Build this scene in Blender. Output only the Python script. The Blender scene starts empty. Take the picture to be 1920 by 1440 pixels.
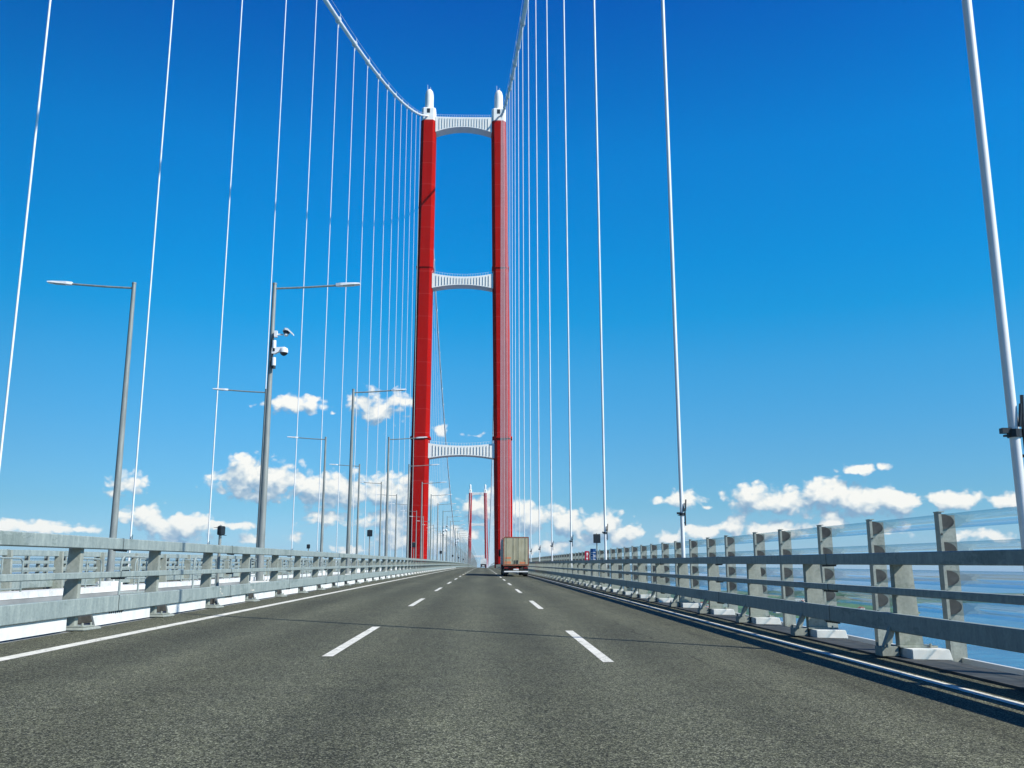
import bpy, math, random
from mathutils import Vector, Matrix
random.seed(7)
R_=math.radians
SC=bpy.context.scene
COL=SC.collection

# ---------------------------------------------------------------- camera
F_PX=1758.93; PITCH=0.202928; YAW=0.03109; ROLL=-0.00121
cp,sp,cy,sy=math.cos(PITCH),math.sin(PITCH),math.cos(YAW),math.sin(YAW)
FW=Vector((sy*cp,cy*cp,sp)); RT=Vector((cy,-sy,0)); UPV=RT.cross(FW)
RT2=RT*math.cos(ROLL)+UPV*math.sin(ROLL); UP2=-RT*math.sin(ROLL)+UPV*math.cos(ROLL)
cd=bpy.data.cameras.new('camera'); cam=bpy.data.objects.new('camera',cd); COL.objects.link(cam)
cd.sensor_width=36; cd.lens=F_PX/1920*36; cd.clip_start=0.1; cd.clip_end=200000
m=Matrix.Identity(4)
for i in range(3):
    m[i][0]=RT2[i]; m[i][1]=UP2[i]; m[i][2]=-FW[i]
cam.matrix_world=m
SC.camera=cam

# ---------------------------------------------------------------- light and exposure
SUN_AZ=R_(119.4); SUN_EL=R_(39.5)
SC.view_settings.view_transform='Standard'; SC.view_settings.look='None'
SC.view_settings.exposure=0.25; SC.view_settings.gamma=1
sd=bpy.data.lights.new('sun','SUN'); sun=bpy.data.objects.new('sun',sd); COL.objects.link(sun)
sd.energy=5.0; sd.angle=R_(0.5); sd.color=(1.0,0.955,0.87)
S=Vector((math.cos(SUN_EL)*math.sin(SUN_AZ),math.cos(SUN_EL)*math.cos(SUN_AZ),math.sin(SUN_EL)))
sun.rotation_mode='QUATERNION'; sun.rotation_quaternion=S.to_track_quat('Z','Y')
SKY_STRENGTH=0.1
SC.cycles.volume_bounces=0; SC.cycles.max_bounces=6; SC.cycles.diffuse_bounces=2; SC.cycles.glossy_bounces=3

# ---------------------------------------------------------------- world: sky and clouds
W=bpy.data.worlds.new("World"); SC.world=W; W.use_nodes=True
nt=W.node_tree; nt.nodes.clear()
class NB:
    def __init__(s,nt): s.nt=nt
    def n(s,t,**k):
        a=s.nt.nodes.new(t)
        for q,v in k.items(): setattr(a,q,v)
        return a
    def put(s,sock,v):
        if isinstance(v,bpy.types.NodeSocket): s.nt.links.new(v,sock)
        elif v is not None: sock.default_value=v
    def math(s,op,a,b=None,c=None,clamp=False):
        m=s.n('ShaderNodeMath',operation=op,use_clamp=clamp)
        for i,v in enumerate((a,b,c)): 
            if v is not None: s.put(m.inputs[i],v)
        return m.outputs[0]
    def vm(s,op,a,b=None,c=None):
        m=s.n('ShaderNodeVectorMath',operation=op)
        for i,v in enumerate((a,b,c)):
            if v is not None: s.put(m.inputs[i],v)
        return m.outputs['Value'] if op in('LENGTH','DOT_PRODUCT','DISTANCE') else m.outputs[0]
    def noise(s,vec,scale,detail=4,rough=.55,out='Fac',dist=0,dim='3D'):
        m=s.n('ShaderNodeTexNoise',noise_dimensions=dim); 
        if vec is not None: s.put(m.inputs['Vector'],vec)
        m.inputs['Scale'].default_value=scale; m.inputs['Detail'].default_value=detail
        m.inputs['Roughness'].default_value=rough; m.inputs['Distortion'].default_value=dist
        return m.outputs[out]
    def ramp(s,f,stops,interp='LINEAR'):
        m=s.n('ShaderNodeValToRGB'); s.put(m.inputs[0],f); e=m.color_ramp.elements; m.color_ramp.interpolation=interp
        while len(e)<len(stops): e.new(.5)
        for q,(p,c) in zip(e,stops): q.position=p; q.color=(*c,1) if len(c)==3 else c
        return m.outputs[0]
    def mix(s,f,a,b,blend='MIX',clamp=True):
        m=s.n('ShaderNodeMix',data_type='RGBA',blend_type=blend); m.clamp_factor=clamp
        s.put(m.inputs[0],f); s.put(m.inputs[6],a); s.put(m.inputs[7],b); return m.outputs[2]
    def sstep(s,v,a,b,to0=0.,to1=1.):
        m=s.n('ShaderNodeMapRange',interpolation_type='SMOOTHSTEP'); s.put(m.inputs[0],v)
        for i,q in enumerate((a,b,to0,to1)): m.inputs[i+1].default_value=q
        return m.outputs[0]
B=NB(nt)
geo=B.n('ShaderNodeTexCoord').outputs['Generated']
sep=B.n('ShaderNodeSeparateXYZ'); nt.links.new(geo,sep.inputs[0])
az=B.math('ARCTAN2',sep.outputs[0],sep.outputs[1]); el=B.math('ARCSINE',sep.outputs[2])
cmb=B.n('ShaderNodeCombineXYZ'); B.put(cmb.inputs[0],az); B.put(cmb.inputs[1],el)
AE=cmb.outputs[0]
sky=B.n('ShaderNodeTexSky',sky_type='NISHITA'); sky.sun_disc=False
sky.sun_elevation=SUN_EL; sky.sun_rotation=SUN_AZ; sky.altitude=50; sky.air_density=1.0; sky.dust_density=0.35; sky.ozone_density=2.0
# deep blue, paler towards the horizon; darkened above the view to lower ambient
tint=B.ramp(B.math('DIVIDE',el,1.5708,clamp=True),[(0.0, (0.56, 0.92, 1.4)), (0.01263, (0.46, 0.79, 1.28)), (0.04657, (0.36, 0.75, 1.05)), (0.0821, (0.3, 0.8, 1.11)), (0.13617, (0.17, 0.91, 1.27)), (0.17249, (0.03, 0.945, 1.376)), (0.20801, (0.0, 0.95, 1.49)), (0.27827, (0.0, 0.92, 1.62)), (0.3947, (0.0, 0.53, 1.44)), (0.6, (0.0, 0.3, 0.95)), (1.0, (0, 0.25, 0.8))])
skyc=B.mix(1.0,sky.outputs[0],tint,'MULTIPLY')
# left sky toned down, darkened further out of view to cut ambient in shade
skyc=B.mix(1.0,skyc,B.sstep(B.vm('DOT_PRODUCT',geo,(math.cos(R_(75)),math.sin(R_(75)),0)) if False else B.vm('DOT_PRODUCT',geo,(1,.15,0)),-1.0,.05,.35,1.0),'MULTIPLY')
# cumulus field: (azimuth, elevation, half width, half height) in radians
CL=[]
def c(px,py,w,h,s=1.0):
    d=FW+RT2*((px-960)/F_PX)+UP2*((720-py)/F_PX); d.normalize()
    CL.append((math.atan2(d.x,d.y),math.asin(d.z),w*1.0/F_PX,h*1.08/F_PX,s))
for q in [(550,760,62,20,.8),(588,750,26,9,.7),(712,766,66,38,.82),(740,750,40,24,.7),(828,804,26,17,.6),(890,815,40,8,.35),(625,776,14,5,.4),
 (462,896,58,36),(505,905,66,40),(600,915,86,30),(700,920,96,30),(770,922,70,30),(420,920,22,12,.7),
 (240,905,42,20,.75),(215,925,30,14,.5),(98,902,20,7,.35),
 (285,978,54,28,.95),(340,985,66,24,.9),(420,986,60,11,.7),(80,990,76,14,.9),(150,992,40,10,.7),(20,986,40,8,.7),
 (620,975,64,18,.8),(548,1012,32,15,.65),(470,1012,40,12,.6),(330,1012,60,10,.5),
 (740,985,60,40,.9),(760,1010,80,26,.8),(680,1030,80,14,.6),(825,1012,56,26,.85),(850,985,30,22,.6),
 (905,950,62,30,.9),(885,1005,38,18,.7),(960,960,60,30,.9),(1000,975,60,30,.95),(1062,986,58,30,.95),(1130,992,60,30,.95),(1165,1000,40,24,.9),(1040,1025,90,18,.6),
 (1285,940,46,20,.75),(1235,940,26,9,.55),(1322,948,20,9,.5),
 (1425,938,60,27),(1470,935,50,24),(1555,932,72,30),(1615,936,84,30),(1680,942,50,22),(1710,938,20,16),(1560,968,70,20,.65),
 (1610,882,34,13,.9),(1657,877,16,8,.7),(1790,938,62,14,.95),(1890,938,44,14,.85),
 (1260,1006,50,13,.7),(1330,996,48,18,.9),(1376,992,34,20,.95),(1450,992,66,18,.85),(1545,984,56,14,.8),(1680,990,60,16,.55),(1840,1005,90,18,.5),
 (2050,960,90,30,.8),(2250,930,120,26,.8),(2500,900,90,30,.8),(-160,960,90,30,.8),(-380,920,110,34,.8),(-640,960,120,30,.8)]:
    c(*q)
def field(off):
    p=B.vm('ADD',AE,off) if off else AE
    wv=B.vm('SCALE',B.vm('SUBTRACT',B.noise(p,38,3,.5,'Color'),(.5,.5,.5)),None)
    wv.node.inputs['Scale'].default_value=0.016
    pw=B.vm('ADD',p,wv)
    f=None
    for a0,e0,w,h,s in CL:
        v=B.vm('MULTIPLY_ADD',pw,(1/w,1/h,0),(-a0/w,-e0/h,0))
        l=B.vm('LENGTH',v)
        l=B.math('MULTIPLY_ADD',l,-1.,s)
        f=l if f is None else B.math('SMOOTH_MAX',f,l,.25)
    def bil(sc,wk):
        v=B.n('ShaderNodeTexVoronoi',feature='SMOOTH_F1',voronoi_dimensions='2D'); B.put(v.inputs['Vector'],wk); v.inputs['Scale'].default_value=sc; v.inputs['Smoothness'].default_value=.35
        return v.outputs['Distance']
    wp=B.vm('MULTIPLY',pw,(1,1.25,1))
    b1=bil(34,wp); b2=bil(85,wp); b3=bil(190,wp)
    n1=B.noise(B.vm('MULTIPLY',p,(1,1.35,1)),70,8,.6)
    n2=B.noise(B.vm('MULTIPLY',p,(1,2.2,1)),14,5,.6)
    f=B.math('ADD',f,B.math('MULTIPLY_ADD',b1,-.8,.38))
    f=B.math('ADD',f,B.math('MULTIPLY_ADD',b2,-.55,.26))
    f=B.math('ADD',f,B.math('MULTIPLY_ADD',b3,-.26,.12))
    f=B.math('ADD',f,B.math('MULTIPLY_ADD',n1,.75,-.42))
    return B.math('ADD',f,B.math('MULTIPLY_ADD',n2,.5,-.25))
f0=field(None); f1=field((0.005,0.0125,0))
alpha=B.sstep(f0,-0.06,.46)
alpha=B.math('POWER',alpha,.85)
lit=B.math('MULTIPLY_ADD',B.math('SUBTRACT',f0,f1),0.80,.47,clamp=True)
core=B.sstep(f0,.3,1.6)
ccol=B.ramp(lit,[(0.0,(.20,.33,.48)),(.34,(.36,.47,.57)),(.62,(.64,.69,.70)),(1.0,(.90,.88,.81))])  # sunlit tops and shaded bases are painted into the cloud colour
# thin milky veil low over the horizon
veil=B.sstep(B.math('ADD',el,B.math('MULTIPLY',B.noise(B.vm('MULTIPLY',AE,(1,5,1)),6,5),.035)),.0,.10,.35,0.)
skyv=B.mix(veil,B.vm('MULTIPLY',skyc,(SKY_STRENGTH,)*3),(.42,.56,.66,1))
fin=B.mix(B.math('MULTIPLY',alpha,.93),skyv,ccol)
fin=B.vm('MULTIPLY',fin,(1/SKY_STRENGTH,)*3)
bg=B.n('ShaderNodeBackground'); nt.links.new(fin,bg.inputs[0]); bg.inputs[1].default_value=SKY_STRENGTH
W.cycles.sampling_method='MANUAL'; W.cycles.sample_map_resolution=256
wo=B.n('ShaderNodeOutputWorld'); nt.links.new(bg.outputs[0],wo.inputs[0])

# ---------------------------------------------------------------- profile of the bridge
H=1.28; G=.015; K=5.5e-6; CF=.022
CX=-11.7                     # centre line of the twin deck
def prof(Y): return -H+G*Y-K*Y*Y
def zr(X,Y):                 # road surface level; both carriageways fall outward
    a=X if X>CX else 2*CX-X
    return prof(Y)-CF*a
TY=452.0; FY=2475.0; CXR=8.0; CXL=-31.4
def ys(a,b):
    out=[a]; y=a
    while y<b:
        y+=4 if y<120 else (12 if y<500 else 40)
        out.append(min(y,b))
    return out

# ---------------------------------------------------------------- materials
def mat(name,color,rough=.6,metal=0.0,spec=.5):
    m=bpy.data.materials.new(name); m.use_nodes=True; b=m.node_tree.nodes['Principled BSDF']
    b.inputs['Base Color'].default_value=(*color,1); b.inputs['Roughness'].default_value=rough
    b.inputs['Metallic'].default_value=metal; b.inputs['Specular IOR Level'].default_value=spec
    return m,NB(m.node_tree),b
def noisy(name,c1,c2,scale,rough=.6,metal=0,stretch=(1,1,1),detail=5,lo=.35,hi=.65,bump=0,bscale=None,coord='pos',spec=.5,rvar=0):
    m,b,p=mat(name,c1,rough,metal,spec)
    g=b.n('ShaderNodeNewGeometry').outputs['Position'] if coord=='pos' else b.n('ShaderNodeTexCoord').outputs['Object']
    n=b.noise(b.vm('MULTIPLY',g,stretch),scale,detail)
    b.put(p.inputs['Base Color'],b.ramp(n,[(lo,c1),(hi,c2)]))
    if rvar: b.put(p.inputs['Roughness'],b.math('MULTIPLY_ADD',n,rvar,rough-rvar/2))
    if bump:
        bm=b.n('ShaderNodeBump'); bm.inputs['Strength'].default_value=bump; bm.inputs['Distance'].default_value=.02
        b.put(bm.inputs['Height'],b.noise(g,bscale or scale*3,4)); b.put(p.inputs['Normal'],bm.outputs[0])
    return m
# asphalt
def asphalt():
    m,b,p=mat('asphalt',(.09,.1,.085),.95,0,.25)
    pos=b.n('ShaderNodeNewGeometry').outputs['Position']
    vor=b.n('ShaderNodeTexVoronoi',feature='F1'); b.put(vor.inputs['Vector'],pos); vor.inputs['Scale'].default_value=105
    sx=b.n('ShaderNodeSeparateXYZ'); b.put(sx.inputs[0],vor.outputs['Color'])
    stone=b.ramp(sx.outputs[0],[(0,(.010,.011,.007)),(.4,(.046,.050,.034)),(.78,(.125,.132,.092)),(1,(.54,.55,.40))])
    vor2=b.n('ShaderNodeTexVoronoi',feature='F1'); b.put(vor2.inputs['Vector'],pos); vor2.inputs['Scale'].default_value=48
    sx2=b.n('ShaderNodeSeparateXYZ'); b.put(sx2.inputs[0],vor2.outputs['Color'])
    stone=b.mix(.42,stone,b.ramp(sx2.outputs[1],[(0,(.018,.020,.012)),(.6,(.072,.078,.044)),(1,(.27,.285,.17))]))
    big=b.noise(b.vm('MULTIPLY',pos,(1,.12,1)),.8,5,.6)
    col=b.mix(1.0,stone,b.ramp(big,[(.3,(.80,.80,.83)),(.7,(1.16,1.14,1.14))]),'MULTIPLY')
    blot=b.noise(pos,1.7,4,.6)
    col=b.mix(1.0,col,b.ramp(blot,[(.3,(.86,.86,.87)),(.7,(1.06,1.06,1.03))]),'MULTIPLY')
    # tyre tracks: polished, a little darker strips in each lane
    x=b.n('ShaderNodeSeparateXYZ'); b.put(x.inputs[0],pos)
    tr=b.math('COSINE',b.math('MULTIPLY',b.math('ADD',x.outputs[0],.22),2*math.pi/1.87))
    tr=b.math('MULTIPLY_ADD',b.math('MULTIPLY',tr,b.noise(b.vm('MULTIPLY',pos,(.6,.05,1)),1.,3)),.26,.93)
    col=b.mix(1.0,col,tr,'MULTIPLY')
    # meandering paving seam and sealed cracks in the outer lane
    wob=b.math('MULTIPLY_ADD',b.noise(b.vm('MULTIPLY',pos,(.0,.5,0)),1.0,6,.65),.5,-.25)
    for xc,wd,dk in ((3.05,.018,.62),(4.15,.05,.80),(3.62,.012,.7)):
        d=b.math('ABSOLUTE',b.math('SUBTRACT',b.math('ADD',x.outputs[0],b.math('MULTIPLY',wob,1.6 if wd<.03 else .7)),xc))
        k=b.sstep(d,wd*.5,wd*2.4,dk,1.)
        brk=b.sstep(b.noise(b.vm('MULTIPLY',pos,(0,.35,0)),1.0,2),.42,.56)
        k=b.math('ADD',b.math('MULTIPLY',b.math('SUBTRACT',k,1.),brk),1.)
        col=b.mix(1.0,col,k,'MULTIPLY')
    b.put(p.inputs['Base Color'],col)
    bm=b.n('ShaderNodeBump'); bm.inputs['Strength'].default_value=.5; bm.inputs['Distance'].default_value=.006
    b.put(bm.inputs['Height'],vor.outputs['Distance']); b.put(p.inputs['Normal'],bm.outputs[0])
    return m
M={}
M['asphalt']=asphalt()
def paint():
    m,b,p=mat('road_paint',(.7,.7,.6),.75,0,.3)
    pos=b.n('ShaderNodeNewGeometry').outputs['Position']
    col=b.ramp(b.noise(pos,9,6,.65),[(.3,(.60,.59,.49)),(.6,(.82,.80,.69))])
    vor=b.n('ShaderNodeTexVoronoi',feature='F1'); b.put(vor.inputs['Vector'],pos); vor.inputs['Scale'].default_value=60
    sx=b.n('ShaderNodeSeparateXYZ'); b.put(sx.inputs[0],vor.outputs['Color'])
    wear=b.math('MULTIPLY',b.sstep(sx.outputs[0],.62,.72),b.sstep(b.noise(pos,3.2,5,.7),.46,.62))
    b.put(p.inputs['Base Color'],b.mix(b.math('MULTIPLY',wear,.75),col,(.14,.145,.11,1)))
    return m
M['paint']=paint()
def galv(name,c1,c2,rust=False):
    m,b,p=mat(name,c1,.6,.0,.3)
    pos=b.n('ShaderNodeNewGeometry').outputs['Position']
    n=b.noise(b.vm('MULTIPLY',pos,(1,1.6,.35)),5,7,.68)
    n2=b.noise(b.vm('MULTIPLY',pos,(1,5,.6)),5,6,.7)
    col=b.ramp(n,[(.34,c1),(.52,tuple((i+j)/2 for i,j in zip(c1,c2))),(.66,c2)])
    col=b.mix(b.sstep(n2,.56,.74,0,.32),col,(c1[0]*.6,c1[1]*.63,c1[2]*.62,1))
    n3=b.noise(b.vm('MULTIPLY',pos,(1,.40,1.3)),1.5,9,.72)
    col=b.mix(b.sstep(n3,.57,.60,0,.42),col,(c1[0]*.62,c1[1]*.66,c1[2]*.6,1))
    vor=b.n('ShaderNodeTexVoronoi',feature='F1'); b.put(vor.inputs['Vector'],pos); vor.inputs['Scale'].default_value=28
    sx=b.n('ShaderNodeSeparateXYZ'); b.put(sx.inputs[0],vor.outputs['Color'])
    col=b.mix(1.,col,b.math('MULTIPLY_ADD',sx.outputs[0],.16,.92),'MULTIPLY')
    b.put(p.inputs['Base Color'],col)
    b.put(p.inputs['Roughness'],b.math('MULTIPLY_ADD',n,.3,.45))
    return m
M['galv']=galv('galvanised_steel',(.215,.268,.258),(.335,.395,.365))
M['post']=galv('galvanised_post',(.25,.275,.24),(.35,.375,.32))
M['plinth']=noisy('white_concrete',(.62,.63,.58),(.80,.80,.75),3,.8,lo=.3,hi=.6)
M['deck']=noisy('deck_concrete',(.20,.21,.20),(.34,.35,.33),1.2,.85,stretch=(1,.3,1),bump=.2)
M['deckwhite']=noisy('deck_paint',(.50,.53,.52),(.70,.72,.69),.8,.6,stretch=(1,.2,1))
M['dark']=noisy('dark_drain',(.03,.034,.034),(.07,.075,.07),4,.8)
M['rope']=noisy('white_rope_sheath',(.70,.72,.71),(.82,.83,.81),.7,.45)
M['cable']=noisy('cable_wrap',(.66,.68,.66),(.80,.81,.78),.2,.5)
M['black']=noisy('black_plastic',(.008,.012,.016),(.02,.026,.03),9,.45)
M['pole']=noisy('lamp_pole_steel',(.20,.225,.215),(.29,.315,.29),2.5,.5,.1,stretch=(3,3,.5))
M['whiteplastic']=noisy('white_plastic',(.74,.76,.75),(.84,.85,.84),6,.35)
M['lens']=noisy('lamp_lens',(.5,.56,.52),(.62,.68,.62),5,.25)
M['white']=noisy('white_tower_paint',(.82,.81,.73),(.88,.87,.80),.35,.7,spec=.2)
M['groove']=noisy('shadow_grey_paint',(.40,.40,.36),(.5,.5,.46),.5,.6)
def red():
    m,b,p=mat('red_tower_paint',(.5,.012,.012),.7,0,.05)
    pos=b.n('ShaderNodeNewGeometry').outputs['Position']
    s=b.n('ShaderNodeSeparateXYZ'); b.put(s.inputs[0],pos)
    n=b.noise(b.vm('MULTIPLY',pos,(.6,.6,.12)),.5,5)
    col=b.ramp(n,[(.3,(.33,.003,.0015)),(.7,(.40,.005,.002))])
    z=b.math('DIVIDE',b.math('ADD',s.outputs[2],1.5),11.6)
    fr=b.math('FRACT',z)
    blk=b.n('ShaderNodeTexWhiteNoise',noise_dimensions='1D'); b.put(blk.inputs['W'],b.math('FLOOR',z))
    col=b.mix(1.,col,b.math('MULTIPLY_ADD',blk.outputs[0],.10,.95),'MULTIPLY')
    sm=b.math('ABSOLUTE',b.math('SUBTRACT',fr,.5))
    col=b.mix(b.sstep(sm,.488,.497,0,.28),col,(.62,.16,.14,1))
    b.put(p.inputs['Base Color'],col)
    return m
M['red']=red()
def blade():
    m=bpy.data.materials.new('clear_acrylic'); m.use_nodes=True; t=m.node_tree; t.nodes.clear(); b=NB(t)
    lw=b.n('ShaderNodeLayerWeight'); lw.inputs[0].default_value=.5
    tc=b.ramp(lw.outputs['Facing'],[(0,(.96,.985,.99)),(.65,(.90,.955,.97)),(.90,(.66,.80,.85)),(1,(.30,.46,.52))])
    tr=b.n('ShaderNodeBsdfTransparent'); b.put(tr.inputs[0],tc)
    gl=b.n('ShaderNodeBsdfGlossy'); gl.inputs['Roughness'].default_value=.06; gl.inputs[0].default_value=(.9,.95,1,1)
    fr=b.n('ShaderNodeFresnel'); fr.inputs[0].default_value=1.33
    mx=b.n('ShaderNodeMixShader'); b.put(mx.inputs[0],b.math('MULTIPLY_ADD',fr.outputs[0],.35,.02,clamp=True)); b.put(mx.inputs[1],tr.outputs[0]); b.put(mx.inputs[2],gl.outputs[0])
    df=b.n('ShaderNodeBsdfDiffuse'); df.inputs[0].default_value=(.7,.78,.8,1)
    mx2=b.n('ShaderNodeMixShader'); b.put(mx2.inputs[0],b.sstep(b.noise(b.vm('MULTIPLY',b.n('ShaderNodeNewGeometry').outputs['Position'],(1,.4,3)),2.5,5),.45,.8,.0,.08)); b.put(mx2.inputs[1],mx.outputs[0]); b.put(mx2.inputs[2],df.outputs[0])
    o=b.n('ShaderNodeOutputMaterial'); b.put(o.inputs[0],mx2.outputs[0])
    return m
M['blade']=blade()
def glasslike(name,c,r=.1):
    return mat(name,c,r)[0]
M['darkglass']=glasslike('dark_window_glass',(.015,.02,.025),.1)

# ---------------------------------------------------------------- mesh helpers
class MB:
    def __init__(s): s.v=[]; s.f=[]; s.mi=[]; s.cur=0
    def box(s,x0,x1,y0,y1,z0,z1):
        n=len(s.v); s.v+=[(x0,y0,z0),(x1,y0,z0),(x1,y1,z0),(x0,y1,z0),(x0,y0,z1),(x1,y0,z1),(x1,y1,z1),(x0,y1,z1)]
        s.face([(0,3,2,1),(4,5,6,7),(0,1,5,4),(1,2,6,5),(2,3,7,6),(3,0,4,7)],n)
    def face(s,fs,n=0):
        for q in fs: s.f.append(tuple(n+i for i in q)); s.mi.append(s.cur)
    def tube(s,p0,p1,r0,r1=None,seg=10,cap=True):
        r1=r0 if r1 is None else r1
        p0,p1=Vector(p0),Vector(p1); d=(p1-p0).normalized()
        a=d.orthogonal().normalized(); b=d.cross(a); n=len(s.v)
        for p,r in((p0,r0),(p1,r1)):
            for i in range(seg):
                t=2*math.pi*i/seg; s.v.append(tuple(p+a*(r*math.cos(t))+b*(r*math.sin(t))))
        s.face([(i,(i+1)%seg,seg+(i+1)%seg,seg+i) for i in range(seg)],n)
        if cap: s.face([tuple(range(seg))[::-1],tuple(range(seg,2*seg))],n)
    def path(s,pts,r,seg=8):
        n=len(s.v); pts=[Vector(p) for p in pts]
        for k,p in enumerate(pts):
            d=(pts[min(k+1,len(pts)-1)]-pts[max(k-1,0)]).normalized()
            a=d.cross(Vector((0,0,1))); a=a.normalized() if a.length>1e-4 else Vector((1,0,0)); b=d.cross(a)
            for i in range(seg):
                t=2*math.pi*i/seg; s.v.append(tuple(p+a*(r*math.cos(t))+b*(r*math.sin(t))))
        for k in range(len(pts)-1):
            s.face([(k*seg+i,k*seg+(i+1)%seg,(k+1)*seg+(i+1)%seg,(k+1)*seg+i) for i in range(seg)],n)
        s.face([tuple(range(seg))[::-1],tuple(range((len(pts)-1)*seg,len(pts)*seg))],n)
    def extrude(s,sections,closed=True,cap=True):   # list of rings with equal vertex counts
        n=len(s.v); m=len(sections[0])
        for r in sections: s.v+= [tuple(p) for p in r]
        for k in range(len(sections)-1):
            for i in range(m if closed else m-1):
                j=(i+1)%m; s.face([(k*m+i,k*m+j,(k+1)*m+j,(k+1)*m+i)],n)
        if cap and closed: s.face([tuple(range(m))[::-1],tuple(range((len(sections)-1)*m,len(sections)*m))],n)
    def lathe(s,prof,cx=0,cy=0,seg=16):
        s.extrude([[(cx+r*math.cos(2*math.pi*i/seg),cy+r*math.sin(2*math.pi*i/seg),z) for i in range(seg)] for r,z in prof])
    def build(s,name,mats,parent=None,smooth=False,loc=None,bevel=0):
        me=bpy.data.meshes.new(name); me.from_pydata(s.v,[],s.f)
        ms=mats if isinstance(mats,(list,tuple)) else [mats]
        for q in ms: me.materials.append(q)
        me.polygons.foreach_set('material_index',s.mi)
        me.update()
        import bmesh
        bm=bmesh.new(); bm.from_mesh(me); bmesh.ops.recalc_face_normals(bm,faces=bm.faces); 
        if bevel: bmesh.ops.bevel(bm,geom=[e for e in bm.edges if len(e.link_faces)==2 and e.calc_face_angle(0)>.6],offset=bevel,segments=2,affect='EDGES')
        bm.to_mesh(me); bm.free()
        if smooth:
            me.polygons.foreach_set('use_smooth',[True]*len(me.polygons))
            me.set_sharp_from_angle(angle=R_(40))
        o=bpy.data.objects.new(name,me); COL.objects.link(o)
        if parent is not None: o.parent=parent
        if loc: o.location=loc
        return o
def tag(o,label=None,cat=None,group=None,kind=None):
    if label: o['label']=label
    if cat: o['category']=cat
    if group: o['group']=group
    if kind: o['kind']=kind
    return o
def empty(name,loc,label,cat,group=None):
    o=bpy.data.objects.new(name,None); COL.objects.link(o); o.location=loc; o.empty_display_size=.3
    return tag(o,label,cat,group)
KIDS={}
def copy_tree(o,parent=None):
    c=o.copy(); COL.objects.link(c)
    if parent is not None: c.parent=parent
    for ch in [q for q in COL.objects if q.parent==o] if o.name not in KIDS else KIDS[o.name]: copy_tree(ch,c)
    return c
def kids(o): 
    KIDS[o.name]=list(o.children)
    for q in o.children: kids(q)
ONES='first second third fourth fifth sixth seventh eighth ninth tenth eleventh twelfth thirteenth fourteenth fifteenth sixteenth seventeenth eighteenth nineteenth'.split()
TENS={2:'twenty',3:'thirty',4:'forty',5:'fifty',6:'sixty',7:'seventy',8:'eighty',9:'ninety'}
def nth(i):  # 0-based
    k=i+1
    if k<20: return ONES[k-1]
    if k>=100: return 'hundred and '+nth(k-101) if k>100 else 'hundredth'
    t,u=divmod(k,10)
    return TENS[t][:-1]+'ieth' if u==0 else TENS[t]+'-'+ONES[u-1]

# ---------------------------------------------------------------- setting: road, deck, sea, land
END=2950
def strip(name,x0,x1,y0,y1,dz,m,kind='structure',thick=0):
    b=MB(); Y=ys(y0,y1)
    b.extrude([[(x0,y,zr(x0,y)+dz),(x1,y,zr(x1,y)+dz)] for y in Y],closed=False,cap=False)
    o=b.build(name,m); tag(o,kind=kind); return o
strip('road',-6.85,6.04,-14,END,0,M['asphalt'])
strip('road',-23.4-6.04,-23.4+6.85,-14,END,0,M['asphalt'])
def dashes(name,xc,y0):
    b=MB(); y=y0
    while y<700:
        seg=[y,y+2,y+4,y+5.9]
        b.extrude([[(xc-.075-(.0 if i in(0,3) else .0),q,zr(xc,q)+.004),(xc+.075,q,zr(xc,q)+.004)] for i,q in enumerate(seg)],closed=False,cap=False)
        y+=14.75
    return tag(b.build(name,M['paint']),kind='structure')
dashes('lane_marking',-2.07,13.1-14.75)
dashes('lane_marking',1.70,13.05-14.75)
dashes('lane_marking',-23.4+2.07,8); dashes('lane_marking',-23.4-1.7,8)
strip('edge_line',-5.93,-5.73,-14,1200,.004,M['paint'])
strip('edge_line',5.28,5.45,-14,1200,.004,M['paint'])
strip('edge_line',-23.4+5.73,-23.4+5.93,-14,1200,.004,M['paint'])
strip('edge_line',-23.4-5.45,-23.4-5.28,-14,1200,.004,M['paint'])

def deck(name,label,mir):
    T=lambda x: 2*CX-x if mir else x
    root=empty(name,(0,0,0),label,'bridge deck')
    def sec(pts,m,nm,y1=END,step=None):
        b=MB(); b.extrude([[(T(x),y,prof(y)-CF*x+z) for x,z in pts] for y in ys(-20,y1)])
        return b.build(nm,m,root)
    # box girder body below the surface
    sec([(-9.3,-.012),(-6.9,-.012),(-6.9,-.013),(6.04,-.013),(6.04,-.012),(6.80,-.012),(6.80,-.62),(8.75,-.62),(8.75,-1.0),(4.5,-3.6),(-6.0,-3.6),(-9.3,-1.2)],M['deck'],'box_girder')
    sec([(8.62,-.60),(8.70,-.60),(8.70,-.22),(8.62,-.22)],M['deckwhite'],'edge_upstand')
    sec([(-9.25,.0),(-8.1,.0),(-8.1,.20),(-9.25,.20)],M['plinth'],'median_kerb')
    sec([(-8.05,.0),(-7.55,.0),(-7.55,.12),(-8.05,.12)],M['dark'],'cable_duct')
    sec([(6.06,-.008),(6.78,-.008),(6.78,.03),(6.06,.03)],M['dark'],'edge_kerb')
    return root
deck('bridge_deck','pale steel box deck carrying the asphalt road ahead of the viewer',False)
deck('bridge_deck','second pale box deck beyond the gap behind the left guard rail',True)
# cross girders tying the two decks
y=14.; i=0
while y<420:
    b=MB(); z=prof(y)+CF*9.3
    b.box(-14.1,-9.3,y-.9,y+.9,z-3.0,z-.75)
    o=b.build('cross_girder',M['deckwhite']); tag(o,'pale box cross girder across the gap between decks, %s from the viewer'%nth(i),'girder','cross girders joining the two decks'); y+=24; i+=1

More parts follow.
